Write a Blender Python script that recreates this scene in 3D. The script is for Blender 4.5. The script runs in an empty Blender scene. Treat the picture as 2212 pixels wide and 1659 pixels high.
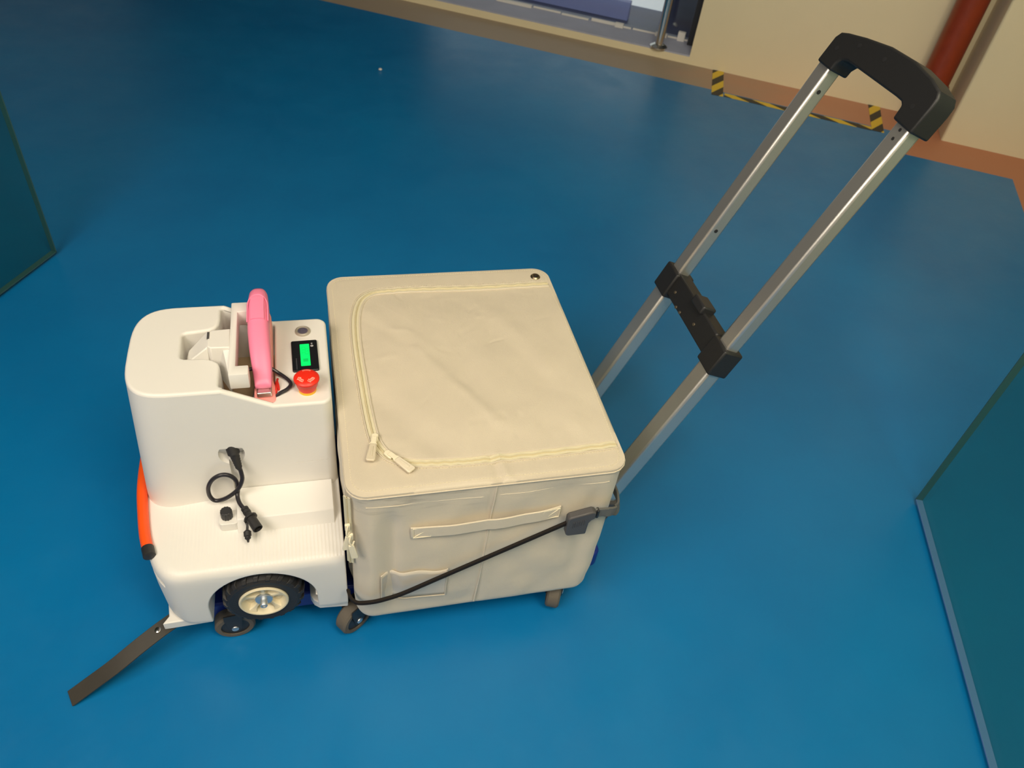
import bpy, bmesh, math, random
from mathutils import Vector, Matrix, noise
random.seed(4)
S = bpy.context.scene
C = S.collection
# ------------------------------------------------------------------ camera, world, lights, exposure
RES_X, RES_Y = 2212, 1659
FPX, YAW, PIT, ROL = 1686.985, 0.321472994, 0.753989424, 0.144582177
cy_, sy_, cp_, sp_ = math.cos(YAW), math.sin(YAW), math.cos(PIT), math.sin(PIT)
fwd = Vector((sy_*cp_, cy_*cp_, -sp_)); r0 = Vector((cy_, -sy_, 0)); u0 = r0.cross(fwd)
cr_, sr_ = math.cos(ROL), math.sin(ROL)
right = cr_*r0 + sr_*u0; up = -sr_*r0 + cr_*u0
cam = bpy.data.cameras.new('camera'); camo = bpy.data.objects.new('camera', cam); C.objects.link(camo)
camo.matrix_world = Matrix(((right.x, up.x, -fwd.x, -0.01606), (right.y, up.y, -fwd.y, -0.62076), (right.z, up.z, -fwd.z, 1.16885), (0, 0, 0, 1)))
cam.sensor_fit = 'HORIZONTAL'; cam.sensor_width = 36; cam.lens = 36*FPX/RES_X; cam.clip_start = 0.01
cam.dof.use_dof = True; cam.dof.focus_distance = 1.12; cam.dof.aperture_fstop = 9.0
S.camera = camo
S.view_settings.view_transform = 'Standard'; S.view_settings.look = 'None'; S.view_settings.gamma = 1
S.view_settings.use_curve_mapping = False; S.view_settings.exposure = 0.0
w = bpy.data.worlds.new('world'); S.world = w; w.use_nodes = True
w.node_tree.nodes['Background'].inputs[0].default_value = (1.0, 0.93, 0.86, 1)
w.node_tree.nodes['Background'].inputs[1].default_value = 0.16
# the room is turned against the cart: s runs along the far wall, t towards it
RA = math.radians(-30.54); RD = Vector((math.cos(RA), math.sin(RA), 0)); RN = Vector((-RD.y, RD.x, 0))
def RW(s, t, z=0.0): return RD*s + RN*t + Vector((0, 0, z))
def lamp(name, s, t, z, tgt, sx, sy, e, col):
    l = bpy.data.lights.new(name, 'AREA'); l.shape = 'RECTANGLE'; l.size = sx; l.size_y = sy; l.energy = e; l.color = col
    o = bpy.data.objects.new(name, l); C.objects.link(o); o.location = RW(s, t, z)
    o.rotation_euler = (RW(*tgt) - o.location).to_track_quat('-Z', 'Y').to_euler(); return o
lamp('main_light_doorway', -0.45, -1.35, 1.95, (-0.05, 0.15, 0.2), 1.2, 0.8, 35, (1.0, 0.89, 0.75))  # unseen main light near the doorway, hung low for falloff; no wall fixture
lamp('back_wall_fill_light', 0.95, -0.65, 2.5, (1.20, 2.7, 0.95), 1.2, 0.7, 52, (1.0, 0.88, 0.68))  # added fill aimed at the back wall to brighten it; no lamp known there

# ------------------------------------------------------------------ mesh helpers
class M:
    def __init__(s): s.v = []; s.f = []
    def add(s, vs, fs):
        o = len(s.v); s.v += [Vector(p) for p in vs]; s.f += [tuple(i+o for i in f) for f in fs]; return s
    def box(s, c, d, R=None):
        c = Vector(c); hx, hy, hz = d[0]/2, d[1]/2, d[2]/2
        vs = [Vector((x*hx, y*hy, z*hz)) for x in (-1, 1) for y in (-1, 1) for z in (-1, 1)]
        if R is not None: vs = [R @ p for p in vs]
        return s.add([c+p for p in vs], [(0,1,3,2),(4,6,7,5),(0,4,5,1),(2,3,7,6),(0,2,6,4),(1,5,7,3)])
    def loft(s, rings, cap=True, closed=False):
        n = len(rings[0]); vs = [p for r in rings for p in r]; fs = []
        m = len(rings)
        for k in range(m if closed else m-1):
            a, b = k*n, ((k+1) % m)*n
            for i in range(n): j = (i+1) % n; fs.append((a+i, a+j, b+j, b+i))
        if cap and not closed: fs += [tuple(range(n-1, -1, -1)), tuple(range((m-1)*n, m*n))]
        return s.add(vs, fs)
    def prism(s, poly, lo, hi, fn):
        return s.loft([[Vector(fn(a, b, lo)) for a, b in poly], [Vector(fn(a, b, hi)) for a, b in poly]])
    def tube(s, pts, r, n=10, closed=False):
        pts = [Vector(p) for p in pts]; rr = r if isinstance(r, (list, tuple)) else [r]*len(pts)
        rings = []; N = None; L = len(pts)
        for i, p in enumerate(pts):
            t = (pts[(i+1) % L]-pts[i-1]) if closed else (pts[min(i+1, L-1)]-pts[max(i-1, 0)])
            t.normalize()
            if N is None: N = t.orthogonal().normalized()
            N = (N - t*N.dot(t)).normalized(); B = t.cross(N)
            rings.append([p + (N*math.cos(2*math.pi*k/n) + B*math.sin(2*math.pi*k/n))*rr[i] for k in range(n)])
        return s.loft(rings, closed=closed)
    def ribbon(s, pts, ups, wd, th):
        pts = [Vector(p) for p in pts]; L = len(pts); rings = []
        for i, p in enumerate(pts):
            t = (pts[min(i+1, L-1)]-pts[max(i-1, 0)]).normalized()
            u = Vector(ups[i] if isinstance(ups, list) else ups); u = (u - t*u.dot(t)).normalized(); b = t.cross(u)
            ww = wd[i] if isinstance(wd, list) else wd
            rings.append([p + b*ww/2 - u*th/2, p + b*ww/2 + u*th/2, p - b*ww/2 + u*th/2, p - b*ww/2 - u*th/2])
        return s.loft(rings)
    def lathe(s, prof, c, ax, n=32):
        c = Vector(c); ax = Vector(ax).normalized(); u = ax.orthogonal().normalized(); v = ax.cross(u)
        cl = abs(prof[0][0]-prof[-1][0]) < 1e-6 and abs(prof[0][1]-prof[-1][1]) < 1e-6
        if cl: prof = prof[:-1]
        return s.loft([[c + ax*h + (u*math.cos(2*math.pi*k/n)+v*math.sin(2*math.pi*k/n))*max(r, 1e-5) for k in range(n)] for r, h in prof], closed=cl)
def spline(pts, m=8, closed=False):
    P = [Vector(p) for p in pts]; out = []; n = len(P)
    g = (lambda i: P[i % n]) if closed else (lambda i: P[max(0, min(n-1, i))])
    for i in range(n if closed else n-1):
        a, b, c, d = g(i-1), g(i), g(i+1), g(i+2)
        for k in range(m):
            t = k/m
            out.append(0.5*((2*b)+(c-a)*t+(2*a-5*b+4*c-d)*t*t+(3*b-a-3*c+d)*t*t*t))
    if not closed: out.append(P[-1])
    return out
ORG = {}
def mesh_of(name, m, org):
    me = bpy.data.meshes.new(name); me.from_pydata([p-org for p in m.v], [], m.f)
    bm = bmesh.new(); bm.from_mesh(me); bmesh.ops.remove_doubles(bm, verts=bm.verts, dist=1e-6)
    bmesh.ops.recalc_face_normals(bm, faces=bm.faces); bm.to_mesh(me); bm.free(); return me
def obj(name, m, mt, parent=None, bevel=0, seg=2, smooth=True, angle=35, label=None, at=None):
    org = ORG[parent.name] if parent else Vector(at if at is not None else (0, 0, 0))
    me = mesh_of(name, m, org); me.materials.append(mt)
    if smooth:
        for p in me.polygons: p.use_smooth = True
        me.set_sharp_from_angle(angle=math.radians(angle))
    o = bpy.data.objects.new(name, me); C.objects.link(o)
    if parent: o.parent = parent
    else: o.location = org
    ORG[o.name] = org
    if bevel:
        b = o.modifiers.new('bevel', 'BEVEL'); b.width = bevel; b.segments = seg; b.limit_method = 'ANGLE'; b.angle_limit = math.radians(40); b.use_clamp_overlap = True
    if label: o['label'] = label
    return o
def thing(name, label, cat, at, group=None):
    o = bpy.data.objects.new(name, None); o.empty_display_size = .05; C.objects.link(o); o.location = at; ORG[o.name] = Vector(at)
    o['label'] = label; o['category'] = cat
    if group: o['group'] = group
    return o
def tag(o, label, cat, group=None):
    o['label'] = label; o['category'] = cat
    if group: o['group'] = group
    return o
def struct(name, m, mt, bevel=0, **k):
    o = obj(name, m, mt, None, bevel, **k); o['kind'] = 'structure'; return o
def cut(o, cutters, op='DIFFERENCE'):
    tmp = []
    for m in cutters:
        me = mesh_of('cutter', m, ORG[o.name]); c = bpy.data.objects.new('cutter', me); C.objects.link(c); c.parent = o.parent
        b = o.modifiers.new('b', 'BOOLEAN'); b.object = c; b.operation = op; b.solver = 'EXACT'; tmp.append(c)
    return tmp
def bake(o, tmp=(), angle=35):
    bpy.context.view_layer.update()
    dg = bpy.context.evaluated_depsgraph_get(); ev = o.evaluated_get(dg)
    me = bpy.data.meshes.new_from_object(ev); old = o.data; o.modifiers.clear(); o.data = me; me.name = old.name
    for p in me.polygons: p.use_smooth = True
    me.set_sharp_from_angle(angle=math.radians(angle))
    for c in tmp: bpy.data.objects.remove(c)
# ------------------------------------------------------------------ materials
def mat(name, col, rough=.5, metal=0, spec=.5, bump=0, bscale=60, var=0, vscale=8, emit=None, estr=0, sheen=0):
    m = bpy.data.materials.new(name); m.use_nodes = True; nt = m.node_tree; N = nt.nodes; b = N['Principled BSDF']
    b.inputs['Base Color'].default_value = (*col, 1); b.inputs['Roughness'].default_value = rough
    b.inputs['Metallic'].default_value = metal; b.inputs['Specular IOR Level'].default_value = spec
    if emit: b.inputs['Emission Color'].default_value = (*emit, 1); b.inputs['Emission Strength'].default_value = estr
    if sheen: b.inputs['Sheen Weight'].default_value = sheen
    tc = N.new('ShaderNodeTexCoord')
    if var:
        n = N.new('ShaderNodeTexNoise'); n.inputs['Scale'].default_value = vscale; n.inputs['Detail'].default_value = 5
        nt.links.new(tc.outputs['Object'], n.inputs['Vector'])
        mx = N.new('ShaderNodeMix'); mx.data_type = 'RGBA'
        mx.inputs[6].default_value = (*[c*(1-var) for c in col], 1); mx.inputs[7].default_value = (*[min(1, c*(1+var)) for c in col], 1)
        nt.links.new(n.outputs['Fac'], mx.inputs[0]); nt.links.new(mx.outputs[2], b.inputs['Base Color'])
    if bump:
        n = N.new('ShaderNodeTexNoise'); n.inputs['Scale'].default_value = bscale; n.inputs['Detail'].default_value = 4
        nt.links.new(tc.outputs['Object'], n.inputs['Vector'])
        bp = N.new('ShaderNodeBump'); bp.inputs['Strength'].default_value = bump; bp.inputs['Distance'].default_value = .001
        nt.links.new(n.outputs['Fac'], bp.inputs['Height']); nt.links.new(bp.outputs['Normal'], b.inputs['Normal'])
    return m
def bands(name, col, rough, axis, scale, strength, dist=.0006, lo=None, hi=None):
    m = mat(name, col, rough); nt = m.node_tree; N = nt.nodes; b = N['Principled BSDF']
    tc = next(n for n in N if n.type == 'TEX_COORD')
    wv = N.new('ShaderNodeTexWave'); wv.bands_direction = axis; wv.inputs['Scale'].default_value = scale; wv.inputs['Distortion'].default_value = .5
    wv.inputs['Detail'].default_value = 1; wv.inputs['Detail Scale'].default_value = .4
    nt.links.new(tc.outputs['Object'], wv.inputs['Vector'])
    bp = N.new('ShaderNodeBump'); bp.inputs['Strength'].default_value = strength; bp.inputs['Distance'].default_value = dist
    h = wv.outputs['Fac']
    if lo is not None:
        sx = N.new('ShaderNodeSeparateXYZ'); nt.links.new(tc.outputs['Object'], sx.inputs[0])
        mr = N.new('ShaderNodeMapRange'); mr.inputs[1].default_value = lo; mr.inputs[2].default_value = hi
        nt.links.new(sx.outputs[0], mr.inputs[0]); mu = N.new('ShaderNodeMath'); mu.operation = 'MULTIPLY'
        nt.links.new(h, mu.inputs[0]); nt.links.new(mr.outputs[0], mu.inputs[1]); h = mu.outputs[0]
    if lo is not None:
        ge = N.new('ShaderNodeNewGeometry'); sz = N.new('ShaderNodeSeparateXYZ'); nt.links.new(ge.outputs['True Normal'], sz.inputs[0])
        m2 = N.new('ShaderNodeMapRange'); m2.inputs[1].default_value = .6; m2.inputs[2].default_value = .95; nt.links.new(sz.outputs[2], m2.inputs[0])
        mu2 = N.new('ShaderNodeMath'); mu2.operation = 'MULTIPLY'; nt.links.new(h, mu2.inputs[0]); nt.links.new(m2.outputs[0], mu2.inputs[1]); h = mu2.outputs[0]
    nt.links.new(h, bp.inputs['Height']); nt.links.new(bp.outputs['Normal'], b.inputs['Normal'])
    return m
WHITE = (.81, .79, .745)
m_shell = bands('printed_white_plastic', WHITE, .42, 'Z', 120, .05)
m_fender = bands('layered_white_plastic', WHITE, .45, 'X', 62, 1.0, .0005, -.13, .06)
m_white = mat('white_plastic', WHITE, .4)
m_tan = mat('tan_board', (.55, .42, .25), .8, var=.2, vscale=60)
m_fab = mat('cream_fabric', (.65, .575, .45), .55, bump=.35, bscale=900, var=.05, vscale=14, sheen=.25)
m_zip = mat('zip_tape', (.72, .66, .47), .6, bump=.3, bscale=1500)
m_zteeth = mat('zip_teeth', (.62, .54, .34), .45)
m_pull = mat('zip_pull_metal', (.88, .80, .60), .35)
m_clear = mat('pull_rubber', (.68, .60, .45), .3)
m_black = mat('black_plastic', (.022, .022, .024), .45)
m_rub = mat('black_rubber', (.018, .017, .018), .55, bump=.3, bscale=300)
m_cable = mat('cable_black', (.02, .018, .024), .35)
m_grey = mat('grey_plastic', (.075, .072, .075), .5)
m_hookstrap = mat('grey_strap', (.13, .13, .125), .6)
m_strap = mat('dark_strap', (.045, .04, .032), .5, var=.2, vscale=40)
m_cord = mat('dark_cord', (.016, .012, .010), .8, spec=.25, bump=.5, bscale=1200)
m_alu = mat('brushed_aluminium', (.66, .64, .61), .40, metal=.85, bump=.12, bscale=500)
m_steel = mat('zinc_steel', (.66, .69, .72), .45, metal=1)
m_chrome = mat('chrome', (.72, .70, .66), .18, metal=1)
m_grip = mat('grip_black', (.016, .016, .017), .5, bump=.2, bscale=500)
m_rim = mat('cream_rim', (.74, .66, .47), .4)
m_tread = mat('grey_caster_rubber', (.13, .11, .085), .7)
m_blueplat = mat('blue_platform_plastic', (.008, .03, .28), .4)
m_pink = mat('pink_plastic', (.94, .25, .41), .40)
m_pinkb = mat('pale_pink_plastic', (.90, .32, .29), .4)
m_staple = mat('staple_metal', (.75, .70, .65), .3, metal=1)
m_orange = mat('orange_tube', (.95, .10, .01), .4)
m_red = mat('red_button', (.85, .025, .008), .42)
m_redmark = mat('button_marks', (1, .48, .38), .5)
m_yel = mat('yellow_collar', (.95, .48, .02), .4)
m_redwire = mat('red_wire', (.75, .03, .02), .4)
m_bezel = mat('display_bezel', (.008, .009, .012), .25)
m_lcd = mat('lcd_green', (.0, .2, .05), .4, emit=(.0, .95, .14), estr=.95)
m_lcdseg = mat('lcd_segments', (.0, .15, .05), .4, emit=(.0, .62, .09), estr=.9)
m_ink = mat('pale_print', (.35, .35, .36), .5)
m_lens = mat('dark_lens', (.10, .09, .13), .3)
m_brass = mat('antique_eyelet', (.30, .24, .16), .35, metal=1)
def floor_mat():
    m = mat('blue_epoxy', (.004, .13, .33), .33, spec=.6); nt = m.node_tree; N = nt.nodes; b = N['Principled BSDF']; tc = next(n for n in N if n.type == 'TEX_COORD')
    n1 = N.new('ShaderNodeTexNoise'); n1.inputs['Scale'].default_value = 1.6; n1.inputs['Detail'].default_value = 6; n1.inputs['Roughness'].default_value = .6
    n2 = N.new('ShaderNodeTexNoise'); n2.inputs['Scale'].default_value = 9; n2.inputs['Detail'].default_value = 8; n2.inputs['Roughness'].default_value = .65
    for n in (n1, n2): nt.links.new(tc.outputs['Object'], n.inputs['Vector'])
    cr = N.new('ShaderNodeValToRGB'); cr.color_ramp.elements[0].position = .3; cr.color_ramp.elements[1].position = .7
    cr.color_ramp.elements[0].color = (.0, .150, .40, 1); cr.color_ramp.elements[1].color = (.001, .19, .47, 1)
    nt.links.new(n1.outputs['Fac'], cr.inputs[0]); nt.links.new(cr.outputs[0], b.inputs['Base Color'])
    mr = N.new('ShaderNodeMapRange'); mr.inputs[1].default_value = .3; mr.inputs[2].default_value = .7; mr.inputs[3].default_value = .30; mr.inputs[4].default_value = .42
    nt.links.new(n2.outputs['Fac'], mr.inputs[0]); nt.links.new(mr.outputs[0], b.inputs['Roughness'])
    n3 = N.new('ShaderNodeTexNoise'); n3.inputs['Scale'].default_value = 70; n3.inputs['Detail'].default_value = 5
    nt.links.new(tc.outputs['Object'], n3.inputs['Vector'])
    bp = N.new('ShaderNodeBump'); bp.inputs['Strength'].default_value = .25; bp.inputs['Distance'].default_value = .0008
    nt.links.new(n3.outputs['Fac'], bp.inputs['Height']); nt.links.new(bp.outputs['Normal'], b.inputs['Normal'])
    return m
m_floor = floor_mat()
def border_mat():
    m = mat('red_oxide_paint', (.42, .20, .11), .6); nt = m.node_tree; N = nt.nodes; b = N['Principled BSDF']; tc = next(n for n in N if n.type == 'TEX_COORD')
    dt = N.new('ShaderNodeVectorMath'); dt.operation = 'DOT_PRODUCT'; dt.inputs[1].default_value = RD; nt.links.new(tc.outputs['Object'], dt.inputs[0])
    n = N.new('ShaderNodeTexNoise'); n.inputs['Scale'].default_value = 5; n.inputs['Detail'].default_value = 6; nt.links.new(tc.outputs['Object'], n.inputs['Vector'])
    ad = N.new('ShaderNodeMath'); ad.operation = 'MULTIPLY_ADD'; ad.inputs[1].default_value = .5; nt.links.new(n.outputs['Fac'], ad.inputs[0]); nt.links.new(dt.outputs['Value'], ad.inputs[2])
    cr = N.new('ShaderNodeValToRGB'); E = cr.color_ramp.elements
    mr = N.new('ShaderNodeMapRange'); mr.inputs[1].default_value = 0; mr.inputs[2].default_value = 1.6; nt.links.new(ad.outputs[0], mr.inputs[0]); nt.links.new(mr.outputs[0], cr.inputs[0])
    E[0].position = .20; E[0].color = (.36, .29, .22, 1); E[1].position = .5; E[1].color = (.52, .27, .17, 1)
    e = E.new(.9); e.color = (.52, .22, .12, 1)
    nt.links.new(cr.outputs[0], b.inputs['Base Color']); return m
m_redfl = border_mat()
m_wall = mat('cream_wall_paint', (.74, .65, .45), .85, bump=.2, bscale=120, var=.04, vscale=5)
m_pipe = mat('red_pipe_paint', (.25, .036, .010), .35, var=.25, vscale=25)
m_sill = mat('grey_sill', (.36, .38, .50), .7, var=.12, vscale=12)
m_seal = mat('white_sealant', (.70, .68, .66), .7)
m_dark = mat('dark_frame', (.02, .022, .03), .5)
m_ceil = mat('ceiling_paint', (.34, .33, .33), .9)  # unseen ceiling kept grey to cut bounced light
m_dwall = mat('darkened_left_wall', (.07, .07, .075), .8)  # unseen left wall coloured dark to keep bounced light off the far floor
def glass(name, tint, refl=.06):
    m = bpy.data.materials.new(name); m.use_nodes = True; nt = m.node_tree; N = nt.nodes; N.remove(N['Principled BSDF'])
    t = N.new('ShaderNodeBsdfTransparent'); t.inputs[0].default_value = (*tint, 1); g = N.new('ShaderNodeBsdfGlossy'); g.inputs['Roughness'].default_value = .06
    g.inputs[0].default_value = (.8, .85, .85, 1)
    lw = N.new('ShaderNodeLayerWeight'); lw.inputs[0].default_value = .5
    mr = N.new('ShaderNodeMapRange'); mr.inputs[3].default_value = refl; mr.inputs[4].default_value = .35
    pw = N.new('ShaderNodeMath'); pw.operation = 'POWER'; pw.inputs[1].default_value = 4
    nt.links.new(lw.outputs['Facing'], pw.inputs[0]); nt.links.new(pw.outputs[0], mr.inputs[0])
    mx = N.new('ShaderNodeMixShader'); nt.links.new(mr.outputs[0], mx.inputs[0]); nt.links.new(t.outputs[0], mx.inputs[1]); nt.links.new(g.outputs[0], mx.inputs[2])
    nt.links.new(mx.outputs[0], N['Material Output'].inputs[0]); return m
m_glass = glass('green_tinted_glass', (.72, .86, .81), .03)
m_wglass = glass('window_glass', (.9, .93, .93), .03)
m_gedge = mat('lit_glass_edge', (.13, .24, .52), .2)  # bright blue colour stands in for light refracted along the edge
m_gedge2 = mat('dim_glass_edge', (.05, .12, .12), .3)  # darker copy for glass edges that show no bright refraction
def tape_mat():
    m = mat('hazard_tape_print', (.8, .6, .03), .5); nt = m.node_tree; N = nt.nodes; b = N['Principled BSDF']; tc = next(n for n in N if n.type == 'TEX_COORD')
    dt = N.new('ShaderNodeVectorMath'); dt.operation = 'DOT_PRODUCT'; dt.inputs[1].default_value = (7.4, 13, 0); nt.links.new(tc.outputs['UV'], dt.inputs[0])
    fr = N.new('ShaderNodeMath'); fr.operation = 'FRACT'; nt.links.new(dt.outputs['Value'], fr.inputs[0])
    gt = N.new('ShaderNodeMath'); gt.operation = 'GREATER_THAN'; gt.inputs[1].default_value = .5; nt.links.new(fr.outputs[0], gt.inputs[0])
    mx = N.new('ShaderNodeMix'); mx.data_type = 'RGBA'; mx.inputs[6].default_value = (.72, .50, .03, 1); mx.inputs[7].default_value = (.02, .018, .015, 1)
    nt.links.new(gt.outputs[0], mx.inputs[0]); nt.links.new(mx.outputs[2], b.inputs['Base Color']); return m
m_tape = tape_mat()

# ------------------------------------------------------------------ the room
def slab(s0, s1, t0, t1, z0, z1): return M().prism([(s0, t0), (s1, t0), (s1, t1), (s0, t1)], z0, z1, lambda a, b, c: RW(a, b, c))
m = M().prism([(-4.5, -2.6), (1.338, -2.6), (1.338, 2.388), (.94, 2.388), (.94, 2.575), (-4.5, 2.575)], -.06, 0, lambda a, b, c: RW(a, b, c))
struct('floor', m, m_floor, smooth=False)
m = M().prism([(-4.5, 2.575), (.94, 2.575), (.94, 2.388), (1.338, 2.388), (1.338, -2.6), (1.56, -2.6), (1.56, 2.785), (-4.5, 2.785)], -.06, -.0005, lambda a, b, c: RW(a, b, c))
struct('trim_1', m, m_redfl, smooth=False)
JS = .122                                     # window's right-hand jamb
m = slab(JS, 1.70, 2.785, 2.995, -.06, 2.8); m.v += slab(-4.5, JS, 2.785, 2.995, -.06, .028).v; m.f += [tuple(i+8 for i in f) for f in m.f[:6]]
o = 16; mm = slab(-4.5, JS, 2.785, 2.995, 2.3, 2.8); m.add(mm.v, mm.f)
struct('wall_back', m, m_wall, smooth=False)
struct('wall_column', slab(1.112, 1.70, 2.592, 2.785, -.06, 2.8), m_wall, bevel=.006)
struct('wall_right', slab(1.56, 1.70, -2.6, 2.592, -.06, 2.8), m_wall, smooth=False)
struct('wall_front', slab(-4.6, 1.70, -2.7, -2.6, -.06, 2.8), m_wall, smooth=False)
struct('wall_left', slab(-4.6, -4.5, -2.6, 2.995, -.06, 2.8), m_dwall, smooth=False)
struct('ceiling', slab(-4.6, 1.70, -2.6, 2.995, 2.8, 2.9), m_ceil, smooth=False)
# window: grey sill, bedded pane with ragged sealant, dark mullion edge
win = struct('window_1', slab(-4.5, JS, 2.787, 2.99, .028, .034), m_sill, smooth=False)
obj('pane', slab(-4.5, JS-.03, 2.945, 2.953, .034, 2.3), m_wglass, win, smooth=False)
obj('jamb', slab(JS-.03, JS, 2.90, 2.985, .034, 2.3), m_dark, win, smooth=False)
m = M(); s = -2.2
while s < JS-.05:
    L = random.uniform(.05, .16); d = random.choice((.003, .006, .012, .018)); m2 = slab(s, s+L, 2.944-d, 2.944, .034, .034+random.uniform(.004, .012)); m.add(m2.v, m2.f); s += L*random.uniform(1, 1.25)
for s0_, w_, h_ in ((-.225, .035, .016), (.045, .03, .035), (-.05, .05, .012)): m2 = slab(s0_, s0_+w_, 2.925, 2.944, .034, .034+h_); m.add(m2.v, m2.f)
sl = obj('sealant', m, m_seal, win, smooth=False, label='ragged white sealant along the foot of the pane')
# beyond the window
tag(obj('blue_panel', slab(-1.3, -.197, 3.07, 3.11, .02, .097), mat('blue_panel_paint', (.30, .34, .78), .4), at=RW(-.7, 3.09, .02), bevel=.003), 'low blue panel lying on the floor behind the window glass', 'panel')
tag(obj('white_board', slab(-1.2, -.07, 3.30, 3.33, .02, .5), mat('white_board_glow', (.85, .85, .85), .4, emit=(.9, .95, 1), estr=.45), at=RW(-.6, 3.31, .02), bevel=.003), 'bright white board further behind the window glass', 'board')  # emission added so the board looks lit, though it is no lamp
struct('floor_outside', slab(-4.5, 1.7, 2.995, 5.0, -.06, .02), mat('dark_outside_floor', (.07, .08, .17), .35, var=.4, vscale=5), smooth=False)
struct('wall_outside', slab(-4.5, 1.7, 5.0, 5.1, -.06, 2.8), mat('dark_outside_wall', (.02, .022, .035), .6), smooth=False)
# chrome post
t = thing('handrail_post', 'round chrome post standing on the grey window sill', 'post', RW(-.012, 2.80, .034))
b0 = RW(-.012, 2.80, .034)
obj('pole', M().lathe([(.017, .006), (.017, 1.02), (.012, 1.03)], b0, (0, 0, 1), 24), m_chrome, t)
obj('flange', M().lathe([(.036, 0), (.036, .006), (.026, .012), (.018, .016)], b0, (0, 0, 1), 24), m_chrome, t)
obj('rail', M().tube([RW(-2.5, 2.80, 1.08), RW(.10, 2.80, 1.08)], .02, 16), m_chrome, t)
# red pipe
pc = RW(1.026, 2.715, 0)
t = thing('red_pipe', 'dark red vertical pipe in the corner beside the wall column', 'pipe', pc)
obj('pipe', M().lathe([(.052, 0), (.052, 2.79)], pc, (0, 0, 1), 40), m_pipe, t)
obj('coupling', M().lathe([(.052, .095), (.057, .097), (.057, .15), (.052, .152)], pc, (0, 0, 1), 40), m_pipe, t)
nut = RW(1.039, 2.66, .13)
obj('bolt', M().lathe([(.006, 0), (.006, .006), (.003, .008)], nut, -RN, 6), m_steel, t)
# hazard tape
def tape(label, p0, p1, wd):
    p0, p1 = Vector((*p0, 0)), Vector((*p1, 0)); d = (p1-p0); L = d.length; d.normalize(); b = Vector((-d.y, d.x, 0))
    q = [p0+b*wd/2, p0-b*wd/2, p1-b*wd/2, p1+b*wd/2]
    m = M().prism([(p.x, p.y) for p in q], .0002, .0009, lambda a, b_, c: RW(a, b_, c))
    o = tag(obj('hazard_tape', m, m_tape, smooth=False, at=RW(p0.x, p0.y, 0)), label, 'tape', 'black and yellow tape round a floor bay')
    uv = o.data.uv_layers.new(name='UVMap')
    for lp in o.data.loops:
        wp = o.data.vertices[lp.vertex_index].co + o.location; s_, t_ = wp.dot(RD), wp.dot(RN); r = Vector((s_, t_, 0))-p0
        uv.data[lp.index].uv = (r.dot(d), r.dot(b))
    return o
tape('striped tape across the red border, nearer the window', (.249, 2.785), (.275, 2.527), .045)
tape('striped tape across the red border, nearer the red pipe', (.872, 2.785), (.880, 2.535), .045)
tape('long striped tape lying along the edge of the blue floor', (.30, 2.549), (.856, 2.549), .034)
tag(obj('paper_crumb', M().lathe([(.003, 0), (.007, .003), (.005, .007), (.001, .008)], RW(-.9066, 2.05, 0), (0, 0, 1), 7), m_seal, at=RW(-.9066, 2.05, 0)), 'tiny white crumb lying alone on the blue floor', 'crumb')
# glass door leaves, both swung open into the room
def leaf(name, p0, p1, low):
    p0, p1 = Vector((*p0, 0)), Vector((*p1, 0)); d = (p1-p0).normalized(); b = Vector((-d.y, d.x, 0))*.006
    def sl(a, c, z0, z1, k=1): return M().prism([tuple((p0+d*a+b*k)[:2]), tuple((p0+d*a-b*k)[:2]), tuple((p0+d*c-b*k)[:2]), tuple((p0+d*c+b*k)[:2])], z0, z1, lambda x, y, z: RW(x, y, z))
    L = (p1-p0).length
    root = struct(name, sl(.002, L, .010, 2.2), m_glass, smooth=False)
    obj('glass_edge', sl(0, L, .008, .0105, 1.05), low, root, smooth=False, label='polished lower glass edge')
    obj('glass_edge', sl(0, .0025, .008, 2.2, 1.05), m_gedge2, root, smooth=False, label='polished upright glass edge')
    return root
leaf('door_1', (-1.105, .652), (-1.073, -.245), m_gedge2)
leaf('door_2', (.903, .682), (1.035, -.22), m_gedge)

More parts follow.
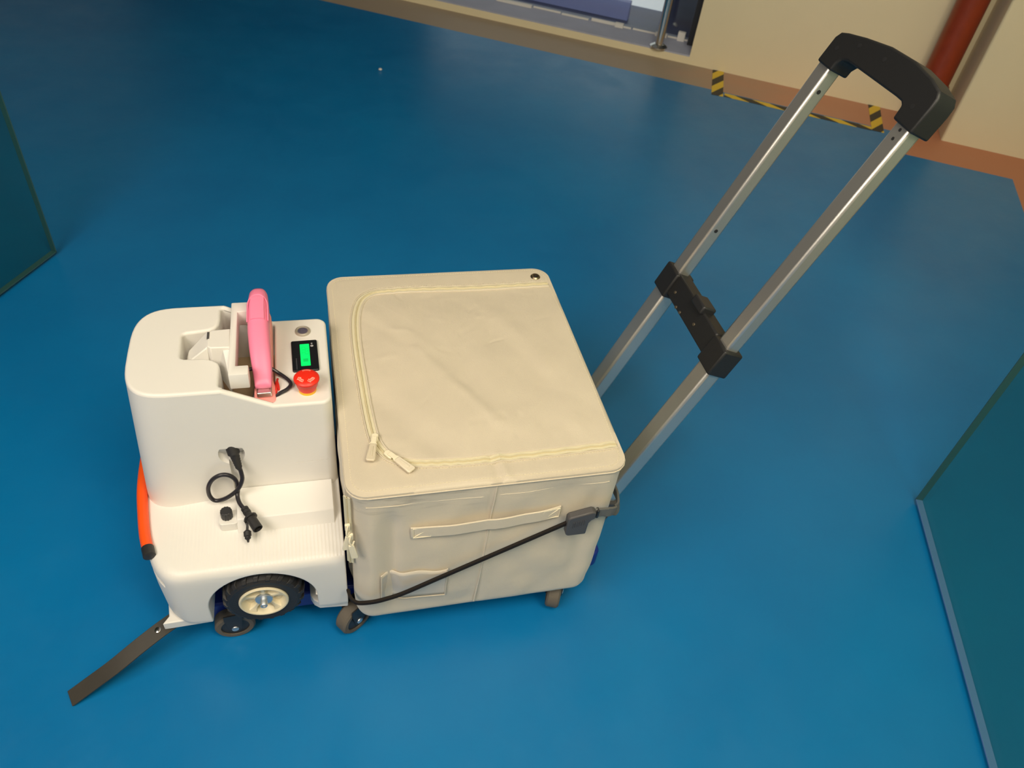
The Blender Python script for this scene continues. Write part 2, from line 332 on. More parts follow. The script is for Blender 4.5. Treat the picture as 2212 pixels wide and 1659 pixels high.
# ------------------------------------------------------------------ luggage cart
cart = thing('luggage_cart', 'folding luggage cart with blue platform and extended silver telescopic handle', 'cart', (.1, .23, 0))
def rrect(x0, x1, y0, y1, r, n=6):
    out = []
    for cx, cy, a0 in ((x1-r, y1-r, 0), (x0+r, y1-r, 90), (x0+r, y0+r, 180), (x1-r, y0+r, 270)):
        for k in range(n+1):
            a = math.radians(a0+90*k/n); out.append((cx+r*math.cos(a), cy+r*math.sin(a)))
    return out
fxyz = lambda a, b, c: (a, b, c); fxzy = lambda a, b, c: (a, c, b); fyzx = lambda a, b, c: (c, a, b)
obj('platform', M().prism(rrect(-.235, .413, .064, .394, .014), .034, .0715, fxyz), m_blueplat, cart, bevel=.004)
def caster(x, y, deg):
    R = Matrix.Rotation(math.radians(deg), 3, 'Z'); ax = R @ Vector((0, 1, 0)); c = Vector((x, y, .030))
    wh = obj('caster_wheel', M().lathe([(.021, -.011), (.027, -.011), (.0298, -.008), (.0298, .008), (.027, .011), (.021, .011), (.021, .007), (.004, .007), (.004, -.007), (.021, -.007), (.021, -.011)], c, ax, 36), m_tread, cart, label='grey rubber caster wheel')
    obj('caster_hub', M().lathe([(.021, -.0072), (.021, -.009), (.014, -.0085), (.009, -.010), (.001, -.010), (.001, .010), (.009, .010), (.014, .0085), (.021, .009), (.021, .0072)], c, ax, 24), m_black, wh)
    for k in (-1, 1):
        poly = [(-.013, .036), (-.0135, .026), (-.008, -.004), (-.004, -.009), (.004, -.009), (.008, -.004), (.0135, .026), (.013, .036)]
        f = obj('caster_fork', M().prism(poly, k*.0115, k*.0135, lambda a, b, d: c + R @ Vector((a, d, b))), m_black, cart)
        obj('rivet', M().lathe([(.0055, 0), (.005, .0015), (.003, .0025)], c+ax*(k*.0134), ax*k, 16), m_steel, f)
caster(-.182, .058, 4); caster(-.002, .039, 36); caster(.328, .034, 68)
caster(-.182, .385, 8); caster(.328, .39, 20)
HO = Vector((.409, 0, .08)); HA = Vector((.3655, 0, .9308)); HN = Vector((-.9308, 0, .3655))
def H(l, y, d): return HO + HA*l + Vector((0, y, 0)) - HN*d        # along the handle, across, depth below its front face
def hbox(l0, l1, y0, y1, d0, d1): return M().loft([[H(l0, y0, d0), H(l0, y1, d0), H(l0, y1, d1), H(l0, y0, d1)], [H(l1, y0, d0), H(l1, y1, d0), H(l1, y1, d1), H(l1, y0, d1)]])
for y0 in (.134, .3245):
    o = obj('lower_rail', hbox(.0, .372, y0, y0+.033, 0, .027), m_alu, cart, bevel=.0042, seg=2)
    obj('upper_rail', hbox(.35, .79, y0+.0025, y0+.0305, .0015, .0245), m_alu, cart, bevel=.0042, seg=2)
    obj('hinge_bracket', hbox(-.02, .05, y0-.006, y0+.039, -.004, .033), m_grey, cart, bevel=.003)
def spots(name, lst, rad, d):
    for l, y in lst: obj(name, M().lathe([(rad, -.0004), (rad, .0004)], H(l, y, d), HN, 12), m_black, cart)
spots('spring_button_hole', [(.762, .150), (.750, .150)], .0022, .0013)
for l in (.733, .491): obj('spring_button_hole', M().lathe([(.0032, -.0004), (.0032, .0004)], H(l, .3269, .011), (0, -1, 0), 12), m_black, cart)
# crossbar with release button
cb = obj('crossbar', hbox(.362, .403, .172, .327, .001, .026), m_grip, cart, bevel=.003, label='black crossbar joining the rails')
for y0 in (.134, .3245): obj('crossbar_sleeve', hbox(.355, .402, y0-.004, y0+.038, -.004, .032), m_grip, cart, bevel=.003)
obj('release_button', hbox(.398, .413, .222, .258, -.006, .020), m_black, cb, bevel=.003)
for y, l in ((.306, .378), (.283, .365), (.268, .366), (.225, .377)): obj('rivet', M().lathe([(.0028, 0), (.0024, .0012)], H(l, y, .001), HN, 10), mat('tarnished_rivet', (.16, .13, .09), .5, metal=.6), cb)
# grip
gp = [(.130, .766), (.1295, .800), (.131, .812), (.137, .8195), (.16, .8255), (.20, .8300), (.25, .8280), (.30, .8200), (.335, .8125), (.3475, .8085), (.3530, .800), (.3555, .764),
      (.3195, .764), (.3185, .775), (.313, .7825), (.303, .7855), (.25, .7865), (.19, .7875), (.177, .787), (.1715, .7835), (.1695, .767)]
g = obj('grip', M().loft([[H(l, y, -.003) for y, l in gp], [H(l, y, .031) for y, l in gp]]), m_grip, cart, bevel=.0030, seg=3)
for y, l in ((.245, .812), (.30, .808), (.155, .79), (.335, .79)): obj('grip_screw_hole', M().lathe([(.0032, -.0003), (.0032, .0004)], H(l, y, -.003), HN, 12), m_black, g)

# ------------------------------------------------------------------ storage box
BX = thing('storage_box', 'cream fabric storage box with zipped lid strapped onto the cart', 'storage box', (.185, .23, .0765))
W_, D_, ZB, ZT = .371, .458, .0735, .381
def rr(u, ins, r, x0=0, x1=W_, y0=0, y1=D_):
    # point on a rounded rectangle at perimeter fraction u, starting mid front, going right
    x0 += ins; x1 -= ins; y0 += ins; y1 -= ins
    segs = [('l', (x0+r, y0), (x1-r, y0)), ('a', (x1-r, y0+r), -90), ('l', (x1, y0+r), (x1, y1-r)), ('a', (x1-r, y1-r), 0), ('l', (x1-r, y1), (x0+r, y1)), ('a', (x0+r, y1-r), 90), ('l', (x0, y1-r), (x0, y0+r)), ('a', (x0+r, y0+r), 180)]
    Ls = [(x1-x0-2*r), math.pi*r/2, (y1-y0-2*r), math.pi*r/2]*2; tot = sum(Ls); d = (u % 1)*tot
    for sg, L in zip(segs, Ls):
        if d <= L or sg is segs[-1]:
            k = min(1, d/L)
            if sg[0] == 'l': return Vector((sg[1][0]+(sg[2][0]-sg[1][0])*k, sg[1][1]+(sg[2][1]-sg[1][1])*k, 0)), None
            a = math.radians(sg[2]+90*k); return Vector((sg[1][0]+r*math.cos(a), sg[1][1]+r*math.sin(a), 0)), a
        d -= L
def nz(x, y, z): return noise.noise(Vector((x, y, z)))
def ease(a, b, x): k = max(0, min(1, (x-a)/(b-a))); return k*k*(3-2*k)
def side_off(x, y, z):
    o = .0035*nz(x*9, y*9, z*7) + .0026*nz(x*26+5, y*26, z*19)
    k = ease(.09, .15, z)*(1-ease(.30, .36, z))
    if y < .1:                                     # vertical slump folds by the front corners
        o -= .009*k*math.exp(-((x-.052)/.011)**2); o += .0055*k*math.exp(-((x-.03)/.012)**2)
        o -= .004*k*math.exp(-((x-.335)/.014)**2)
        o += .004*ease(.08, .2, z)*(1-ease(.2, .34, z))*math.sin(math.pi*min(1, max(0, x/W_)))
        o -= .0018*math.exp(-((x-.185-.0*(z))/.0022)**2)
    return o
def front_y(x, z): return -side_off(x, 0, z)
NS, NR = 440, 46
rings = []
for i in range(NR+1):
    k = i/NR; z = ZB + (ZT-.006-ZB)*k
    ins = .007*(1-ease(0, .03, k)) + .002*(1-ease(.0, .2, k)) - .002*ease(.9, 1, k)
    r = .026 + .002*ease(.5, 1, k)
    ring = []
    for j in range(NS):
        p, _ = rr(j/NS, ins, r); c = Vector((W_/2, D_/2, 0)); q, _ = rr(j/NS, ins-.01, r); dr = (q-p); dr = dr.normalized() if dr.length else Vector((0, -1, 0))
        off = side_off(p.x, p.y, z)*ease(0, .08, k)*(1-ease(.9, 1, k))
        if p.x < .01 and p.y > .05: off += .006*ease(.1, .3, k)*(1-ease(.85, 1, k))
        ring.append(Vector((p.x, p.y, z)) + dr*off)
    rings.append(ring)
m_worn = mat('cream_fabric_scuffed', (.65, .575, .45), .55, bump=.35, bscale=900, var=.05, vscale=14, sheen=.25)
def scuff(m):
    nt = m.node_tree; N = nt.nodes; b = N['Principled BSDF']; tc = next(n for n in N if n.type == 'TEX_COORD')
    mp = N.new('ShaderNodeMapping'); mp.inputs['Scale'].default_value = (22, 22, 150); nt.links.new(tc.outputs['Object'], mp.inputs[0])
    n = N.new('ShaderNodeTexNoise'); n.inputs['Scale'].default_value = 1; n.inputs['Detail'].default_value = 6; nt.links.new(mp.outputs[0], n.inputs['Vector'])
    r = N.new('ShaderNodeMapRange'); r.inputs[1].default_value = .54; r.inputs[2].default_value = .82; nt.links.new(n.outputs['Fac'], r.inputs[0])
    sp = N.new('ShaderNodeSeparateXYZ'); nt.links.new(tc.outputs['Object'], sp.inputs[0])
    zr = N.new('ShaderNodeMapRange'); zr.inputs[1].default_value = .235; zr.inputs[2].default_value = .285; nt.links.new(sp.outputs[2], zr.inputs[0])
    xr = N.new('ShaderNodeMapRange'); xr.inputs[1].default_value = .10; xr.inputs[2].default_value = -.16; nt.links.new(sp.outputs[0], xr.inputs[0])
    a = N.new('ShaderNodeMath'); a.operation = 'MULTIPLY'; nt.links.new(zr.outputs[0], a.inputs[0]); nt.links.new(xr.outputs[0], a.inputs[1])
    c = N.new('ShaderNodeMath'); c.operation = 'MULTIPLY'; nt.links.new(a.outputs[0], c.inputs[0]); nt.links.new(r.outputs[0], c.inputs[1])
    src = b.inputs['Base Color'].links[0].from_socket
    mx = N.new('ShaderNodeMix'); mx.data_type = 'RGBA'; mx.inputs[7].default_value = (.20, .17, .12, 1); nt.links.new(c.outputs[0], mx.inputs[0]); nt.links.new(src, mx.inputs[6]); nt.links.new(mx.outputs[2], b.inputs['Base Color'])
scuff(m_worn)
obj('box_body', M().loft(rings), m_worn, BX, angle=70)
# lid: concentric rings, soft wrinkles, a puffed centre panel bounded by the zip
ZP = [(.366, .413), (.30, .412), (.218, .412), (.14, .414), (.087, .414), (.064, .409), (.047, .392), (.037, .357), (.033, .312), (.0325, .259), (.034, .199), (.036, .143), (.039, .103), (.044, .080), (.054, .061), (.072, .048), (.102, .040), (.151, .036), (.188, .0365), (.279, .038), (.368, .041)]
ZPATH = spline([(x, y, 0) for x, y in ZP], 6)
def inside_zip(x, y):
    # signed distance to the zip's path (positive inside the flap)
    d = min((Vector((x, y, 0))-p).length for p in ZPATH[::2])
    return d if (.05 < x and .05 < y < .405) or (.036 < x and .1 < y < .36) else -d
CR = []
rnd = random.Random(11)
for _ in range(26):
    cx_, cy2, an, ln = rnd.uniform(.06, .33), rnd.uniform(.07, .39), rnd.uniform(0, math.pi), rnd.uniform(.012, .05)
    CR.append((cx_, cy2, cx_+ln*math.cos(an), cy2+ln*math.sin(an), rnd.choice((-1, 1))*rnd.uniform(.0004, .0010), rnd.uniform(.0022, .006)))
def top_z(x, y):
    z = ZT + .0022*nz(x*7, y*7, 1.5) + (.0004+.0016*ease(.01, .05, inside_zip(x, y)))*nz(x*20+y*9, y*13-x*14, 4) + .0003*nz(x*60+y*25, y*30, 9)
    d = inside_zip(x, y)
    z += .005*ease(.004, .09, d) - .002*math.exp(-(d/.006)**2)
    for (ax, ay, bx, by, hgt, wd) in ((.12, .26, .21, .10, .0016, .010), (.05, .17, .12, .07, -.0028, .02), (.06, .36, .14, .26, .0014, .014), (.26, .33, .31, .20, .0015, .016), (.20, .037, .205, .002, .0018, .006), (.19, .034, .193, .002, -.0015, .005), *CR):
        a = Vector((ax, ay)); b = Vector((bx, by)); p = Vector((x, y)); t_ = max(0, min(1, (p-a).dot(b-a)/(b-a).length_squared)); e = (p-a-(b-a)*t_).length
        z += hgt*math.exp(-(e/wd)**2)
    return z
rings = []; NT = 40
for (zz, ins) in ((ZT-.0095, -.001), (ZT-.0065, -.0032), (ZT-.002, -.003)):
    rings.append([Vector((rr(j/NS, ins, .027)[0].x, rr(j/NS, ins, .027)[0].y, zz)) for j in range(NS)])
for i in range(NT):
    k = (i/NT); sc = 1-k
    ring = []
    for j in range(NS):
        p, _ = rr(j/NS, .0002, .026); c = Vector((W_/2, D_/2, 0)); p = c + (p-c)*sc
        ring.append(Vector((p.x, p.y, top_z(p.x, p.y) - (.0015 if i == 0 else 0))))
    rings.append(ring)
obj('lid', M().loft(rings), m_fab, BX, angle=70)
# piping along the lid edge
pts = [Vector((p.x, p.y, ZT-.0062)) for p in (rr(j/160, -.0035, .027)[0] for j in range(160))]
obj('lid_piping', M().tube(pts, .0011, 6, closed=True), m_fab, BX)
def stitches(path, wd, nm, parent):
    m = M(); acc = 0
    for a, b in zip(path, path[1:]):
        L = (b-a).length; t_ = 0
        while acc + (L-t_) >= .0042 and L > 0:
            t_ += .0042-acc; acc = 0; p = a+(b-a)*(t_/L); d = (b-a)/L
            m.tube([p-d*.0013, p+d*.0013], wd, 4)
        acc += L-t_
    o = obj(nm, m, m_pull, parent, smooth=False); o['kind'] = 'stuff'
ed = [Vector((p.x, p.y, top_z(p.x, p.y)+.0002)) for p in (rr(j/300, .0045, .023)[0] for j in range(301))]
stitches(ed, .00035, 'edge_stitching', BX)
# zip
zp = [Vector((p.x, p.y, top_z(p.x, p.y)+.0012)) for p in ZPATH]
zt = obj('zipper_tape', M().ribbon(zp, Vector((0, 0, 1)), .0105, .0012), m_zip, BX)
zz_ = [p+Vector((0, 0, .001)) for p in zp]
obj('zipper_teeth', M().tube(zz_, .0015, 6), m_zteeth, zt)
def offset_path(ps, d):
    out = []
    for i, p in enumerate(ps):
        t_ = (ps[min(i+1, len(ps)-1)]-ps[max(i-1, 0)]); t_.z = 0; t_.normalize(); q = p+Vector((-t_.y, t_.x, 0))*d; out.append(Vector((q.x, q.y, top_z(q.x, q.y)+.0008)))
    return out
for d in (.0068, -.0068): obj('zipper_welt', M().tube(offset_path(zp, d), .0017 if d > 0 else .0011, 6), m_fab, BX)
def zip_pull(p, ang, nm='zipper_pull', tilt=0, mtl=m_clear):
    R = Matrix.Rotation(math.radians(ang), 3, 'Z') @ Matrix.Rotation(math.radians(tilt), 3, 'Y'); P = Vector(p)
    T = lambda a, b, c: P + R @ Vector((a, b, c))
    r = obj(nm, M().prism([(-.006, -.0045), (.004, -.005), (.007, -.004), (.007, .004), (.004, .005), (-.006, .0045), (-.008, 0)], .001, .0045, T), m_pull, BX, bevel=.001)
    ring = [(0.000, -.0035), (.010, -.0035), (.0145, -.0055), (.0145, .0055), (.010, .0035), (.0, .0035)]
    obj('pull_link', M().prism(ring, .0048, .0066, T), m_pull, r, bevel=.0007)
    tab = [(.0135, -.0048), (.040, -.0062), (.0425, -.005), (.0425, .005), (.040, .0062), (.0135, .0048)]
    tb = obj('pull_tab', M().prism(tab, .0035, .0072, T), mtl, r, bevel=.0012)
    obj('tab_ridge', M().prism([(.019, -.0012), (.036, -.0016), (.036, .0016), (.019, .0012)], .0072, .0080, T), mtl, tb, bevel=.0004)
zip_pull((.0405, .090, .3825), -103, mtl=m_clear); zip_pull((.0565, .0585, .3825), -52, mtl=mat('pull_rubber_light', (.78, .70, .55), .35))
# left end zip with its two pulls hanging in the gap beside the cab
zs = [Vector((-.0025, .012, z)) for z in (.365, .34, .31, .28, .25, .22)]
o = obj('side_zipper_tape', M().ribbon(zs, Vector((-.6, -.8, 0)), .010, .0015), m_zip, BX)
obj('zipper_teeth', M().tube([p+Vector((-.0006, -.0008, 0)) for p in zs], .0014, 6), m_zteeth, o)
def hang_pull(x, y, z, nm='side_zipper_pull', dx=0):
    r = obj(nm, M().box((x, y, z), (.007, .004, .012)), m_pull, BX, bevel=.001)
    obj('pull_link', M().tube(spline([(x, y-.003, z+.004), (x-.002, y-.006, z-.004), (x+dx*.3, y-.006, z-.012), (x+.003+dx*.3, y-.004, z-.006)], 5), .0012, 6), m_pull, r)
    obj('pull_tab', M().loft([[Vector((x+dx*k-w_, y-.007, z-.012-.030*k)), Vector((x+dx*k+w_, y-.007, z-.012-.030*k)), Vector((x+dx*k+w_, y-.004, z-.012-.030*k)), Vector((x+dx*k-w_, y-.004, z-.012-.030*k))] for k, w_ in ((0, .0035), (.9, .005), (1, .004))]), m_pull, r, bevel=.0008)
hang_pull(-.004, .004, .312, dx=-.004); hang_pull(-.001, .0, .296, dx=.004)
stitches(offset_path(zp, -.0092), .00035, 'zip_stitching', BX)
# front seams and handle, label pocket, eyelet
def fy(x, z, d=0): return Vector((x, front_y(x, z)*1.0 - d, z))
obj('front_seam', M().tube([fy(.190-.010*k, .371-.285*k, .0006) for k in [i/24 for i in range(25)]], .0013, 6), m_fab, BX)
obj('front_hem', M().tube([fy(.02+.33*k, .3535-.002*math.sin(3*k), -.0001) for k in [i/24 for i in range(25)]], .0006, 6), m_fab, BX)
hp = [(k, .078+(.288-.078)*k, .293+.006*k) for k in [i/20 for i in range(21)]]
hs = obj('carry_handle', M().ribbon([fy(x, z, .002+.006*math.sin(math.pi*k)**.6) for k, x, z in hp], Vector((0, -1, 0)), .0215, .0024), m_fab, BX, bevel=.0006)
for e, (x0, z0) in enumerate(((.081, .2932), (.262, .2985))):
    m = M()
    for (a, b) in (((0, -.009), (.024, -.009)), ((0, .009), (.024, .009)), ((0, -.009), (0, .009)), ((.024, -.009), (.024, .009)), ((0, -.009), (.024, .009))):
        m.tube([fy(x0+a[0]+(b[0]-a[0])*k, z0+a[1]+(b[1]-a[1])*k, .0042 + .0028*math.sin(math.pi*max(0, min(1, (x0+a[0]+(b[0]-a[0])*k-.078)/.21)))**.6) for k in (0, .25, .5, .75, 1)], .0006, 5)
    obj('handle_stitching', m, m_pull, hs)
m = M(); NX, NZ = 48, 8
g_ = [[fy(.038+.094*i/NX, .126+(.074-.002*math.sin(9*i/NX))*j/NZ, .0022) for i in range(NX+1)] for j in range(NZ+1)]
m.add([p for r in g_ for p in r], [(j*(NX+1)+i, j*(NX+1)+i+1, (j+1)*(NX+1)+i+1, (j+1)*(NX+1)+i) for j in range(NZ) for i in range(NX)])
m_pocket = mat('clear_pocket_film', (.62, .56, .47), .16)
lp = obj('label_pocket', m, m_pocket, BX, label='clear label pocket low on the front')
lp.modifiers.new('s', 'SOLIDIFY').thickness = .0008
m = M()
for (a, b) in (((.038, .126), (.132, .126)), ((.038, .126), (.038, .2)), ((.132, .126), (.132, .2))): m.tube([fy(a[0]+(b[0]-a[0])*k/48, a[1]+(b[1]-a[1])*k/48, .0024) for k in range(49)], .001, 5)
obj('pocket_binding', m, m_fab, lp)
ey = (.349, .434, top_z(.349, .434)+.0002)
e = obj('eyelet', M().lathe([(.0035, .0), (.0035, .002), (.0065, .0026), (.0085, .0006), (.0085, 0)], ey, (0, 0, 1), 24), m_brass, BX, label='bronze eyelet in the far corner of the lid')
obj('eyelet_hole', M().lathe([(.0036, .0004), (.0036, .0008)], ey, (0, 0, 1), 16), m_black, e)

# ------------------------------------------------------------------ cab (white 3D-printed front of the vehicle)
CAB = thing('vehicle_cab', 'white printed plastic truck cab mounted on the cart in front of the box', 'truck cab', (-.14, .229, .07))
YC = .229
def cabin_ring(z, hw_r=.090):
    k = (.445-z)/.24
    xf = -.267 - .0195*k; hw = .0895 + .001*k; xr = -.0105
    pts = []
    for kk in range(9):                               # rear near corner
        a = math.radians(-90*kk/8); pts.append((xr-.014+.014*math.cos(a), YC-hw+.014+.014*math.sin(a)))
    n = 26                                            # front, superelliptic
    x_s = xf + .072
    for kk in range(n+1):
        a = math.pi/2 + math.pi*kk/n; ca, sa = math.cos(a), math.sin(a)
        e = 2/3.5
        pts.append((x_s + .072*math.copysign(abs(ca)**e, ca), YC - hw*math.copysign(abs(sa)**e, sa)))
    for kk in range(9):
        a = math.radians(90-90*kk/8); pts.append((xr-.014+.014*math.cos(a), YC+hw-.014+.014*math.sin(a)))
    return [Vector((x, y, z)) for x, y in pts]
cab = obj('cabin_shell', M().loft([cabin_ring(z) for z in (.205, .26, .32, .38, .44, .50)]), m_shell, CAB)
prof = [(-.40, .445), (-.150, .4445), (-.147, .4435), (-.086, .4105), (.1, .4105), (.1, .6), (-.4, .6)]
topc = M().prism(prof, -.2, .7, fxzy)
bay = [(-.084, .1485), (-.084, .3105), (-.1535, .3105), (-.1535, .284), (-.155, .275), (-.160, .267), (-.168, .263), (-.186, .2605), (-.196, .2595), (-.1995, .2575), (-.201, .254), (-.2005, .213), (-.199, .2095), (-.195, .2075), (-.170, .2055), (-.160, .202), (-.153, .196), (-.1505, .188), (-.1505, .1485)]
bayc = M().prism(bay, .345, .7, fxyz)
tmp = cut(cab, [topc, bayc])
b = cab.modifiers.new('bev', 'BEVEL'); b.width = .0042; b.segments = 3; b.limit_method = 'ANGLE'; b.angle_limit = math.radians(42); b.use_clamp_overlap = False; b.miter_outer = 'MITER_ARC'
holec = M().lathe([(.0175, -.03), (.0175, .0075)], (-.150, .1375, .324), (0, 1, .55), 32)
groove = M().box((-.1515, .1385, .285), (.0080, .012, .10))
seam = M().box((-.036, .1370, .2945), (.062, .0058, .0009))
tmp += cut(cab, [holec, groove, seam])
bake(cab, tmp, 55); wn = cab.modifiers.new('wn', 'WEIGHTED_NORMAL'); wn.keep_sharp = True; wn.weight = 80
obj('bay_floor', M().prism([(x*.995-.0006, y) for x, y in bay], .3455, .349, fxyz), m_tan, CAB, smooth=False, label='tan board at the bottom of the open bay')
# fenders
def fend_ring(z, ins=0.0, xr=-.0095):
    k = (.222-z)/.14
    xf = -.2870 - .004*k + ins*1.2; y0 = .0205 + .003*max(0, k)*0 + ins; pts = [(xr, y0)]
    hw = YC - y0; ax = .070; x_s = xf+ax; n = 30; e = 2/2.7
    for kk in range(n+1):
        a = math.pi/2 + math.pi*kk/n; ca, sa = math.cos(a), math.sin(a)
        pts.append((x_s + ax*math.copysign(abs(ca)**e, ca), YC - hw*math.copysign(abs(sa)**e, sa)))
    pts.append((xr, 2*YC-y0))
    return [Vector((x, y, z)) for x, y in pts]
fen = obj('fender_shell', M().loft([fend_ring(z, i) for z, i in ((.088, .006), (.10, .0035), (.15, .001), (.185, .0001), (.197, .0), (.206, .0003), (.213, .0020), (.2175, .0055), (.2195, .010), (.2203, .015), (.2222, .03), (.231, .075), (.240, .118))]), m_fender, CAB)
arch = M().lathe([(.0750, -.10), (.0750, .09)], (-.1280, .02, .128), (0, 1, 0), 56)
archb = M().box((-.1280, .0, .09), (.150, .22, .076))
arch2 = M().lathe([(.0765, -.09), (.0765, .10)], (-.1275, 2*YC-.02, .128), (0, 1, 0), 56)
slot = M().box((-.2630, .0545, .189), (.020, .046, .012), Matrix.Rotation(math.radians(27.7), 3, 'Z'))
tmp = cut(fen, [arch, archb, arch2, slot])
b = fen.modifiers.new('bev', 'BEVEL'); b.width = .0022; b.segments = 2; b.limit_method = 'ANGLE'; b.angle_limit = math.radians(50); b.use_clamp_overlap = False
bake(fen, tmp, 60); wn = fen.modifiers.new('wn', 'WEIGHTED_NORMAL'); wn.keep_sharp = True; wn.weight = 80
obj('headlight_lens', M().box((-.2500, .0590, .189), (.010, .044, .011), Matrix.Rotation(math.radians(27.7), 3, 'Z')), mat('headlight_lens', (.30, .20, .13), .3), CAB)
bp_ = [(-.0100, .031), (-.052, .034), (-.060, .040), (-.065, .050), (-.066, .110), (-.210, .110), (-.212, .036), (-.266, .0345), (-.274, .0345), (-.266, .046), (-.270, .08), (-.277, .12), (-.283, .2), (-.283, .28), (-.281, .36), (-.279, .42), (-.2, .425), (-.0100, .427)]
obj('base_plate', M().prism(bp_, .0722, .0885, fxyz), m_white, CAB, bevel=.0015)
# covered box on the near fender deck
cv = [(.1385, .236), (.1385, .2520), (.1265, .2545), (.0880, .2475), (.0855, .2455), (.0820, .2215), (.0845, .2190)]
cv = [(.1385, .226), (.1385, .2520), (.092, .2475), (.0865, .2460), (.0735, .2215), (.075, .2195)]
o = obj('equipment_cover', M().prism(cv, -.1525, -.0195, fyzx), m_white, CAB, bevel=.0018, label='wedge cover on the near fender deck')
obj('cover_tab', M().prism(rrect(-.1765, -.150, .0825, .106, .006), .228, .2435, fxyz), m_white, o, bevel=.001)
kp = []
for i in range(36):
    r = .0073 + (.0007 if i % 3 else 0); kp.append((-.1655+r*math.cos(i*math.pi/18), .0955+r*math.sin(i*math.pi/18)))
obj('locking_knob', M().prism(kp, .2435, .2575, fxyz), m_black, CAB, bevel=.001, label='small black knurled knob')
# drive wheel
wc = Vector((-.1275, .020, .1375)); ax = Vector((0, -1, 0))
tire = obj('wheel_tire', M().lathe([(.0335, .000), (.047, .0015), (.0515, -.001), (.0535, -.007), (.0535, -.033), (.0515, -.039), (.047, -.0415), (.0335, -.040), (.0335, .0)], wc, ax, 56), m_rub, CAB, label='black treaded toy tyre')
lug = M(); NL = 20
for i in range(NL):
    for sd in (0, 1):
        a0 = 2*math.pi*(i+.5*sd)/NL; rr_ = []
        for h_, rad in (((.0005, .0495), (-.004, .0545), (-.019, .0558)) if sd == 0 else ((-.0405, .0495), (-.036, .0545), (-.021, .0558))):
            sk = a0 + (abs(h_+.02))*6; ring = []
            for (da, dr) in ((-.075, -.004), (.075, -.004), (.06, .0018), (-.06, .0018)):
                a = sk+da; ring.append(wc + ax*h_ + Vector((math.cos(a), 0, math.sin(a)))*(rad+dr))
            rr_.append(ring)
        lug.loft(rr_)
obj('tread_lugs', lug, m_rub, tire, bevel=.0006)
rim = obj('wheel_rim', M().lathe([(.0345, -.03), (.0345, .0020), (.0330, .0034), (.0312, .0030), (.0290, -.003), (.0265, -.0095), (.012, -.0095), (.010, -.004), (.001, -.004)], wc, ax, 48), m_rim, CAB, label='cream spoked wheel rim')
sp = M()
for i in range(5):
    a = math.pi/2 + 2*math.pi*i/5; d = Vector((math.cos(a), 0, math.sin(a))); tt = Vector((-d.z, 0, d.x)); ringz = []
    for r_, w_, h_ in ((.009, .0075, -.0035), (.014, .0042, -.0035), (.021, .0040, -.0028), (.0265, .0060, -.0015), (.0305, .0105, .0010)):
        ringz.append([wc+d*r_+tt*w_+ax*(-.0105), wc+d*r_-tt*w_+ax*(-.0105), wc+d*r_-tt*w_*.7+ax*h_, wc+d*r_+tt*w_*.7+ax*h_])
    sp.loft(ringz)
obj('rim_spokes', sp, m_rim, rim, bevel=.0012)
ho = M()
for i in range(5):
    a = math.pi/2 + math.pi/5 + 2*math.pi*i/5
    if i in (0, 4, 1, 3): ho.prism([(.0155*math.cos(a-.16), .0155*math.sin(a-.16)), (.0155*math.cos(a+.16), .0155*math.sin(a+.16)), (.0195*math.cos(a), .0195*math.sin(a))], -.0098, -.0090, lambda p, q_, h_: wc+Vector((p, 0, q_))+ax*h_)
obj('rim_holes', ho, m_black, rim, smooth=False)
wa = obj('hub_washer', M().lathe([(.0125, -.0036), (.0125, -.0018), (.0115, -.0010), (.004, -.0010)], wc, ax, 32), m_steel, rim)
obj('axle_bolt', M().lathe([(.0052, -.001), (.0052, .0085), (.0045, .0095), (.0028, .0095), (.0024, .0070), (.0004, .0070)], wc, ax, 24), m_steel, rim)
# orange light tube wrapped round the nose
hf = [(-.2715, .074), (-.2775, .098), (-.2835, .135), (-.2890, .18), (-.2905, .229)]
tp = spline([(x, y, .2200) for x, y in hf] + [(x, 2*YC-y, .2200) for x, y in hf[-2::-1]], 6)
tb = obj('light_tube', M().tube(tp, .0075, 14), m_orange, CAB, label='orange light tube across the nose')
for a_, b_ in ((0, 1), (-1, -2)):
    d = (tp[a_]-tp[b_]).normalized(); obj('tube_end_cap', M().tube([tp[a_]-d*.002, tp[a_]+d*.013, tp[a_]+d*.0145], [.0083, .0083, .006], 14), m_black, tb)
# rear deck: switch, meter, emergency stop
DZ = .4105
sw = obj('power_switch', M().lathe([(.0072, .0), (.0072, .0022), (.0090, .0030), (.0108, .0020), (.0114, 0)], (-.044, .2885, DZ), (0, 0, 1), 36), mat('switch_metal', (.55, .50, .42), .4, metal=.5), CAB, label='round metal push switch')
obj('switch_button', M().lathe([(.0072, .0005), (.0070, .0016), (.0045, .0020), (.0042, .0010), (.001, .0010)], (-.044, .2885, DZ), (0, 0, 1), 28), m_lens, sw)
LR = math.radians(1.0)
def DK(a, b, c): return (-.0425 + a*math.cos(LR) - b*math.sin(LR), .233 + a*math.sin(LR) + b*math.cos(LR), DZ+c)
ds = obj('battery_display', M().prism(rrect(-.0180, .0180, -.0318, .0318, .0025, 4), 0, .0035, DK), m_bezel, CAB, bevel=.0008, label='black battery meter with green screen')
obj('green_screen', M().prism(rrect(-.0062, .0068, -.0228, .0228, .0008, 3), .0034, .0041, DK), m_lcd, ds, smooth=False, label='lit green screen')
m = M()
def seg(a0, a1, b0, b1): m.prism([(a0, b0), (a1, b0), (a1, b1), (a0, b1)], .0041, .0043, DK)
seg(-.0028, .0042, -.0150, -.0085)
